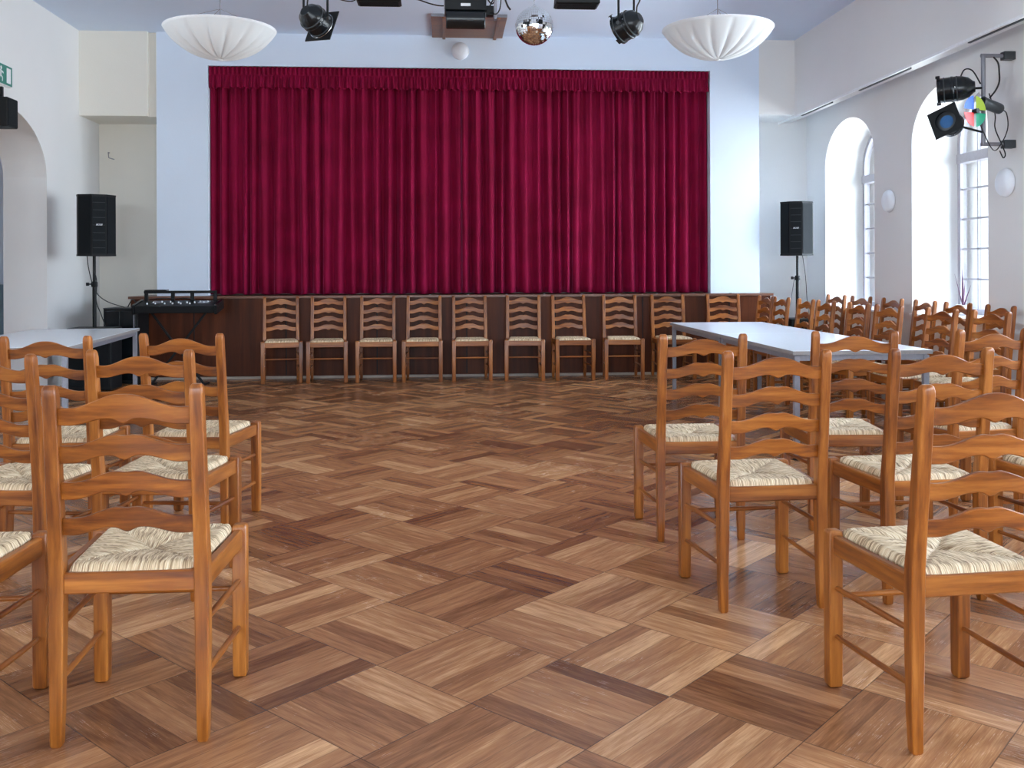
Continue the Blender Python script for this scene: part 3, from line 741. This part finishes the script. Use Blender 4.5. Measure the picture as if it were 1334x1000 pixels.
# ------------------------------------------------------------------ ceiling board, disco ball
t = thing('ceiling_board', 'brown wooden board fixed to the ceiling in front of the stage', 'board', (.272, 11.45, ZC))
bm = new(); box(bm, -.435, .435, -.50, .50, -.03, -.002, .002); obj('board', bm, 'board', t)
bm = new(); box(bm, -.435, .435, -.512, -.50, -.034, -.002); obj('front_edge', bm, 'steel', t)
for x in (-.29, .34):
    bm = new(); box(bm, x - .018, x + .018, -.50, .505, -.052, -.030, .003); obj('batten', bm, 'board', t)
bpos = (.693, 7.47, 3.214)
t = thing('disco_ball', 'mirrored disco ball hanging in front of the top of the curtain', 'disco ball', bpos)
bm = new(); NL = 26
R = []
for j in range(NL + 1):
    ph = -PI / 2 + PI * j / NL; R.append([(.148 * max(.02, math.cos(ph)) * math.cos(2 * PI * i / 52), .148 * max(.02, math.cos(ph)) * math.sin(2 * PI * i / 52), .148 * math.sin(ph)) for i in range(52)])
rings(bm, R)
rj = random.Random(2)
bmesh.ops.split_edges(bm, edges=list(bm.edges))
for f in list(bm.faces):
    if len(f.verts) == 4:
        c = f.calc_center_median(); ax = Vector((rj.gauss(0, 1), rj.gauss(0, 1), rj.gauss(0, 1))).normalized(); q = Quaternion(ax, rj.gauss(0, .05))
        for v in f.verts: v.co = c + (q @ (v.co - c)) * .94
me = bpy.data.meshes.new('mirror_tiles'); bm.to_mesh(me); bm.free(); M['mirror'] = plain('mirror_tiles', (.86, .87, .88), .04, 1.0, bump=0, var=.01); me.materials.append(M['mirror'])
o = bpy.data.objects.new('mirror_tiles', me); COL.objects.link(o); o.parent = t
bm = new(); bmesh.ops.create_uvsphere(bm, u_segments=40, v_segments=24, radius=.1455); obj('ball_core', bm, 'greygear', t, 60)
bm = new(); lathe(bm, [(.022, .140), (.022, .155), (.012, .160), (.006, .175)], 16); obj('cap', bm, 'chrome', t, 40)
bm = new()
tube(bm, [(0, 0, .17), (0, 0, ZC - bpos[2] - .03)], .0025, 6)
for k in range(10): tube(bm, [(.006 * math.cos(a), 0, .18 + k * .018 + .009 * math.sin(a)) if k % 2 else (0, .006 * math.cos(a), .18 + k * .018 + .009 * math.sin(a)) for a in [2 * PI * i / 8 for i in range(9)]], .0012, 4)
obj('chain', bm, 'chrome', t, 60)
bm = new(); lathe(bm, [(.03, ZC - bpos[2] - .001), (.03, ZC - bpos[2] - .03), (.012, ZC - bpos[2] - .05)], 16); obj('motor_cap', bm, 'black', t, 40)

# ------------------------------------------------------------------ lighting bar and lamps on it
ZB = 3.66
t = thing('lighting_bar', 'steel lighting pipe hung across the room above the lamps', 'lighting bar', (0.19, 7.0, ZB))
bm = new(); tube(bm, [(-1.7, 0, 0), (1.7, 0, 0)], .024, 16); obj('pipe', bm, 'steel', t, 40)
for x in (-1.3, 1.3):
    bm = new(); tube(bm, [(x, 0, .02), (x, 0, ZC - ZB - .005)], .012, 10); lathe(bm, [(.04, ZC - ZB - .001), (.04, ZC - ZB - .012)], 16, Matrix.Translation((x, 0, 0))); obj('drop_rod', bm, 'steel', t, 40)
def align(d): return Vector((0, 0, 1)).rotation_difference(Vector(d).normalized()).to_matrix().to_4x4()
def spotlight(label, loc, d, style, hang=True, R=.098, L=.23, yoke_mat='black', group='black stage spotlights', yoke_to=None):
    t = thing('spotlight', label, 'spotlight', loc, 0, group)
    A = align(d)
    bm = new(); lathe(bm, [(.0, -L * .55), (R * .40, -L * .545), (R * .46, -L * .52), (R * .48, -L * .50), (R * .80, -L * .40), (R * .95, -L * .26), (R, -L * .14), (R, -.02), (R * 1.04, -.015), (R * 1.04, 0), (R, .004), (R * .99, L * .24), (R * 1.05, L * .25), (R * 1.05, L * .32), (R * .92, L * .32), (R * .90, L * .2), (0, L * .18)], 36, A)
    b = obj('housing', bm, 'blackgloss', t, 35)
    for z in (-.05, .05):
        bm = new(); lathe(bm, [(R * 1.0, z), (R * 1.035, z + .002), (R * 1.035, z + .007), (R * 1.0, z + .009)], 36, A); obj('housing_ring', bm, 'greygear', b, 35)
    bm = new()
    for k in range(6): lathe(bm, [(.0, R * 1.0), (.004, R * 1.0), (.004, R * 1.03), (0, R * 1.035)], 8, A @ Matrix.Rotation(k * PI / 3, 4, 'Z') @ Matrix.Translation((0, 0, -.03 + .02 * (k % 2))) @ Matrix.Rotation(PI / 2, 4, 'Y'))
    obj('screws', bm, 'chrome', b)
    if style == 'frame':
        bm = new(); s = R * 1.22; A2 = A @ Matrix.Translation((0, 0, L * .34)) @ Matrix.Rotation(-.5, 4, 'Z')
        n = 32; sq = []; ci = []
        for i in range(n):
            a = 2 * PI * i / n + PI / 4; c_, s_ = math.cos(a), math.sin(a); m = max(abs(c_), abs(s_)); sq.append((s * c_ / m, s * s_ / m)); ci.append((R * .86 * c_, R * .86 * s_))
        rings(bm, [[A2 @ Vector((x, y, -.003)) for x, y in sq], [A2 @ Vector((x, y, -.003)) for x, y in ci], [A2 @ Vector((x, y, .003)) for x, y in ci], [A2 @ Vector((x, y, .003)) for x, y in sq], [A2 @ Vector((x, y, -.003)) for x, y in sq]], True, False)
        obj('colour_frame', bm, 'black', t)
        bm = new(); A3 = A @ Matrix.Translation((0, 0, L * .30)); tube(bm, [A3 @ Vector((R * 1.06 * math.cos(a), R * 1.06 * math.sin(a), 0)) for a in [PI * 2 * i / 40 for i in range(41)]], .003, 6); obj('retaining_ring', bm, 'chrome', t, 60)
    else:
        for k in range(3):
            bm = new(); Ak = A @ Matrix.Rotation(k * 2 * PI / 3 + .9, 4, 'Z'); box(bm, R * .95, R * 1.22, -.012, .012, L * .27, L * .31, .002, Ak); box(bm, R * 1.20, R * 1.25, -.022, .022, L * .24, L * .34, .002, Ak); obj('frame_clip', bm, 'black', t)
    bm = new(); lathe(bm, [(R * .88, L * .20), (R * .6, L * .235), (0, L * .25)], 28, A); obj('lens', bm, 'lens', t, 60)
    # yoke straddles the housing
    dv = Vector(d).normalized(); side = dv.cross(Vector((0, 0, 1))).normalized()
    if hang:
        top = loc[2] and (ZB - loc[2] - .05); bm = new(); pts = [side * (-R - .014) + Vector((0, 0, 0))]
        a_, b_ = side * (-R - .014), side * (R + .014)
        tube(bm, [a_, a_ + Vector((0, 0, .26)), (a_ + b_) * .5 + Vector((0, 0, .33)), b_ + Vector((0, 0, .26)), b_], .0085, 8); obj('yoke', bm, 'black', t, 40)
        for p in (a_, b_):
            bm = new(); tube(bm, [p * .88, p * 1.16], .013, 10); obj('yoke_knob', bm, 'greygear', t, 40)
        bm = new(); tube(bm, [(0, 0, .32), (0, 7.0 - loc[1], ZB - loc[2] - .02)], .012, 8); box(bm, -.02, .02, 7.0 - loc[1] - .04, 7.0 - loc[1] + .04, ZB - loc[2] - .045, ZB - loc[2] + .035, .005); obj('hook_clamp', bm, 'black', t, 40)
        bm = new(); tb = A @ Vector((0, 0, -L * .4)); tube(bm, smoothpath([tb, tb + Vector((0, 0, .09)), tb + Vector((.03, .02, .2)), (0.05, 7.0 - loc[1], ZB - loc[2] - .02)]), .006, 6); obj('lead', bm, 'rubber', t, 60)
    return t
spotlight('black round spotlight with square colour frame hanging left of centre, pointed at the stage', (-.945, 7.081, 3.135), (.50, .78, -.36), 'frame')
spotlight('black round spotlight with small clips hanging right of centre, pointed left at the stage', (1.317, 6.927, 3.085), (-.72, .60, -.34), 'clips', R=.10)
# effect light in the middle
t = thing('effect_light', 'black effect light with shiny horizontal drum hanging in front of the ceiling board', 'stage light', (.147, 7.0, 3.135))
AX = Matrix.Rotation(PI / 2, 4, 'Y')
bm = new(); lathe(bm, [(0, -.142), (.062, -.142), (.068, -.136), (.068, .136), (.062, .142), (0, .142)], 36, AX); obj('drum', bm, 'blackgloss', t, 35)
bm = new(); box(bm, -.15, .15, -.05, .16, .06, .22, .006); h = obj('housing', bm, 'black', t)
bm = new(); box(bm, -.035, .035, -.053, -.049, .085, .105); obj('rating_plate', bm, 'logo', h)
bm = new(); box(bm, -.158, -.149, -.03, .06, .03, .40, .002); obj('side_bracket', bm, 'steel', t)
bm = new(); box(bm, .209, .226, -.03, .03, .0, .44, .002); obj('side_bracket', bm, 'steel', t)
bm = new(); box(bm, .15, .205, -.02, .05, .03, .10, .006); obj('motor_box', bm, 'black', t)
bm = new(); tube(bm, [(0, 0, .21), (0, 0, ZB - 3.135 - .01)], .014, 10); box(bm, -.16, .23, -.02, .02, .40, .415); obj('hook_clamp', bm, 'black', t, 40)
for i, pts in enumerate([[(.18, -.02, .05), (.22, -.03, .035), (.25, -.03, .08), (.255, -.01, .2), (.22, 0, .35), (.15, 0, .5)], [(.17, .02, .09), (.205, .03, .16), (.25, .0, .22), (.24, 0, .35), (.2, 0, .5)], [(.15, .03, .18), (.19, -.02, .11), (.215, 0, .17), (.19, 0, .3), (.2, 0, .5)]]):
    bm = new(); tube(bm, smoothpath(pts), .005, 6); obj('lead', bm, 'rubber', t, 60)
def flood(label, loc):
    t = thing('floodlight', label, 'stage light', loc, 0, 'flat black floodlights on the bar')
    bm = new(); R = []
    for z, a, b in ((0, .145, .07), (.01, .16, .085), (.10, .15, .10), (.16, .10, .07)): R.append([(-a, -b, z), (a, -b, z), (a, b, z), (-a, b, z)])
    rings(bm, R); obj('housing', bm, 'black', t)
    bm = new(); box(bm, -.14, .14, -.06, .06, -.003, .001); obj('grille', bm, 'grille', t)
    bm = new(); tube(bm, [(-.165, 0, .06), (-.165, 0, .22), (0, 0, .28), (.165, 0, .22), (.165, 0, .06)], .008, 8); tube(bm, [(0, 0, .28), (0, 7.0 - loc[1], ZB - loc[2])], .012, 8); obj('yoke', bm, 'black', t, 40)
flood('flat black floodlight at the top edge, left of the middle effect light', (-.481, 7.05, 3.252))
flood('flat black floodlight at the top edge, right of the disco ball', (.955, 6.95, 3.226))
def hang_cable(label, pts, r=.005):
    return cable(label, pts, r)
hang_cable('black lead looping beside the left floodlight at the top edge', [(-.76, 7.0, ZB - .02), (-.77, 7.0, 3.40), (-.78, 7.0, 3.29), (-.73, 7.02, 3.265), (-.66, 7.03, 3.27), (-.62, 7.04, 3.33)])
hang_cable('black lead sagging between left floodlight and effect light', [(-.36, 7.0, ZB - .02), (-.30, 7.0, 3.33), (-.18, 7.0, 3.27), (-.06, 7.0, 3.235), (.02, 7.02, 3.24)])
hang_cable('short black plug lead hanging left of the disco ball', [(.46, 7.0, ZB - .02), (.45, 7.0, 3.45), (.43, 7.0, 3.33), (.45, 7.0, 3.25), (.475, 7.0, 3.21)], .007)

# ------------------------------------------------------------------ bracket with lamps on the right wall
BX, BY = 4.58, 7.90
t = thing('lamp_bracket', 'grey steel pipe bracket on the window wall carrying coloured stage lamps', 'bracket', (BX, BY, 2.37))
bm = new(); tube(bm, [(0, 0, -.01), (0, 0, .765)], .018, 12); obj('upright', bm, 'steel', t, 40)
for z in (0, .755):
    bm = new(); tube(bm, [(-.018, 0, z), (.262, 0, z)], .017, 12); a = obj('arm', bm, 'steel', t, 40)
    bm = new(); box(bm, .17, .27, -.035, .035, z - .035, z + .035, .006); obj('wall_plate', bm, 'greygear', a)
GR = 'stage lamps on the wall bracket'
def side_arm(t, loc, to, m='black'):
    p = Vector(to) - Vector(loc); bm = new(); tube(bm, [p * .25, p], .010, 8); obj('bracket_arm', bm, m, t, 40)
l1 = (4.285, 7.88, 2.83)
s1 = spotlight('black cylindrical spotlight on the wall bracket, topmost, pointing left', l1, (-.88, .50, -.05), 'clips', hang=False, R=.105, L=.34, group=GR); side_arm(s1, l1, (BX, BY, 2.85))
bm = new(); tube(bm, smoothpath([(.08, 0, .10), (.12, 0, .17), (.19, 0, .16), (.26, 0, .05)]), .006, 6); obj('lead', bm, 'rubber', s1, 60)
l2 = (4.20, 7.75, 2.52)
s2 = spotlight('black spotlight with tilted square colour frame and bluish lens, low on the wall bracket', l2, (-.75, -.62, .15), 'frame', hang=False, R=.098, L=.25, group=GR); side_arm(s2, l2, (BX, BY, 2.47))
# pin spot
l3 = (4.55, 7.72, 2.665)
t = thing('pin_spot', 'small black cylindrical pin spot beside the colour wheel on the bracket', 'spotlight', l3, 0, GR)
A = align((-.93, -.12, .30))
bm = new(); lathe(bm, [(0, -.10), (.030, -.098), (.042, -.085), (.046, -.06), (.046, .085), (.049, .088), (.049, .10), (.041, .10), (.038, .06), (0, .05)], 28, A); obj('housing', bm, 'greygear', t, 35)
bm = new(); lathe(bm, [(.037, .064), (0, .072)], 20, A); obj('lens', bm, 'black', t, 60)
bm = new(); tube(bm, [(0, .03, .0), (-.02, .18, -.01)], .010, 8); obj('bracket_arm', bm, 'black', t, 40)
bm = new(); tb = A @ Vector((0, 0, -.10)); tube(bm, smoothpath([tb, tb + Vector((.04, 0, -.03)), tb + Vector((.05, 0, -.15)), tb + Vector((.0, 0, -.27)), tb + Vector((-.07, .02, -.33)), (-.03, .15, -.10)]), .0045, 6); obj('lead', bm, 'rubber', t, 60)
# colour wheel
l4 = (4.335, 7.60, 2.60)
t = thing('colour_wheel', 'four-colour gel wheel with blue, yellow-green, red and green segments', 'colour wheel', l4, 0)
nrm = Vector((.36, -.93, 0)).normalized(); sd = Vector((.93, .36, 0)).normalized(); up = Vector((0, 0, 1))
for k, (g, a0) in enumerate((('gel_yellow', 0), ('gel_blue', 90), ('gel_red', 180), ('gel_green', 270))):
    pts = [(.012, .012)]
    n = 12
    for i in range(n + 1):
        a = math.radians(a0 + 6 + 78 * i / n); pts.append((.128 * math.cos(a), .128 * math.sin(a)))
    a = math.radians(a0 + 45); pts[0] = (.018 * math.cos(a), .018 * math.sin(a))
    bm = new(); rings(bm, [[sd * x + up * y + nrm * q for x, y in pts] for q in (-.001, .001)]); obj('gel_segment', bm, g, t)
bm = new(); tube(bm, [nrm * -.015, nrm * .03], .02, 14); obj('hub', bm, 'black', t, 40)
bm = new(); tube(bm, [nrm * .02, Vector((BX, BY, 2.60)) - Vector(l4)], .008, 8); obj('bracket_arm', bm, 'black', t, 40)
cable('black lead with plugs hanging from the top arm of the wall bracket', [(4.66, 7.88, 3.11), (4.70, 7.88, 3.06), (4.71, 7.88, 2.98), (4.71, 7.88, 2.90), (4.68, 7.88, 2.83), (4.62, 7.87, 2.76)], .007)
cable('thin black lead looping below the pin spot on the wall bracket', [(4.62, 7.88, 2.80), (4.66, 7.86, 2.62), (4.66, 7.86, 2.50), (4.72, 7.86, 2.36), (4.75, 7.86, 2.28), (4.73, 7.86, 2.25), (4.70, 7.86, 2.31)], .005)

# ------------------------------------------------------------------ tracks under the beam, sign, small items
for i, (a, b) in enumerate(((10.95, 11.9), (9.05, 10.2), (7.0, 8.0))):
    bm = new(); box(bm, 4.50, 4.525, a, b, 3.252, 3.269, .002)
    tag(obj('curtain_track', bm, 'greygear'), 'thin dark track under the beam over the windows, %s from the stage' % ordn[i], 'curtain track', 'tracks under the beam')
t = thing('exit_sign', 'green emergency exit sign on the left wall above the arch', 'sign', (-4.43, 9.82, 3.275))
bm = new(); box(bm, 0, .045, -.235, .235, -.105, .105, .012); obj('sign_box', bm, 'white', t)
bm = new(); box(bm, .045, .049, -.225, .225, -.097, .097, .001); fc = obj('sign_face', bm, 'green', t)
bm = new(); box(bm, .049, .0505, .10, .19, -.075, .075); obj('door_symbol', bm, 'white', fc)
bm = new()
lathe(bm, [(.018, .049), (.018, .0505)], 16, Matrix.Translation((0, -.02, .055)) @ Matrix.Rotation(PI / 2, 4, 'Y') @ Matrix.Translation((0, 0, 0)))
for a, b, wd in (((-.02, .035), (-.035, -.02), .018), ((-.025, .03), (.03, .01), .008), ((-.03, .03), (-.075, .02), .008), ((-.035, -.015), (.01, -.04), .009), ((.01, -.04), (.005, -.075), .008), ((-.035, -.015), (-.06, -.05), .009), ((-.06, -.05), (-.10, -.055), .008)):
    A_, B_ = Vector((.05, a[0], a[1])), Vector((.05, b[0], b[1])); d = (B_ - A_).normalized(); nn = Vector((0, -d.z, d.y)) * wd
    rings(bm, [[A_ + nn, B_ + nn, B_ - nn, A_ - nn], [p + Vector((.0006, 0, 0)) for p in (A_ + nn, B_ + nn, B_ - nn, A_ - nn)]])
obj('running_figure_symbol', bm, 'white', fc)
t = thing('monitor_speaker', 'small black box speaker above the arched opening at the left edge', 'loudspeaker', (-4.32, 9.70, 2.72))
bm = new(); box(bm, -.08, .09, -.11, .115, 0, .285, .008); obj('cabinet', bm, 'black', t)
bm = new(); box(bm, .09, .096, -.10, .105, .01, .275, .002); obj('grille', bm, 'grille', t)
bm = new(); box(bm, -.11, .0, -.02, .02, .285, .40, .003); obj('mount', bm, 'black', t)
bm = new(); tube(bm, [(-4.30, YR, 2.83), (-4.30, YR - .05, 2.83), (-4.29, YR - .06, 2.76), (-4.22, YR - .06, 2.74)], .006, 6)
tag(obj('wall_hook', bm, 'steel'), 'small bent hook on the beige wall of the left recess', 'hook')
t = thing('potted_plant', 'small white pot with slender pointed purple leaves on the windowsill', 'plant', (5.12, 9.20, .845))
bm = new(); lathe(bm, [(.045, 0), (.06, .01), (.068, .10), (.07, .105), (.06, .105), (.055, .09), (0, .085)], 24); obj('pot', bm, 'white', t, 40)
for k, (dx, dy, hh, wd) in enumerate(((0, .012, .40, .022), (.0, .16, .33, .010), (0, -.14, .22, .012), (.02, .0, .26, .014))):
    bm = new(); pts = [Vector((dx * s, dy * s, .08 + hh * s - .0 * s)) for s in [i / 10 for i in range(11)]]
    tube(bm, pts, [wd * (1 - (i / 10) ** 1.4) * .6 + .0008 for i in range(11)], 6); obj('leaf', bm, 'leaf', t, 60)
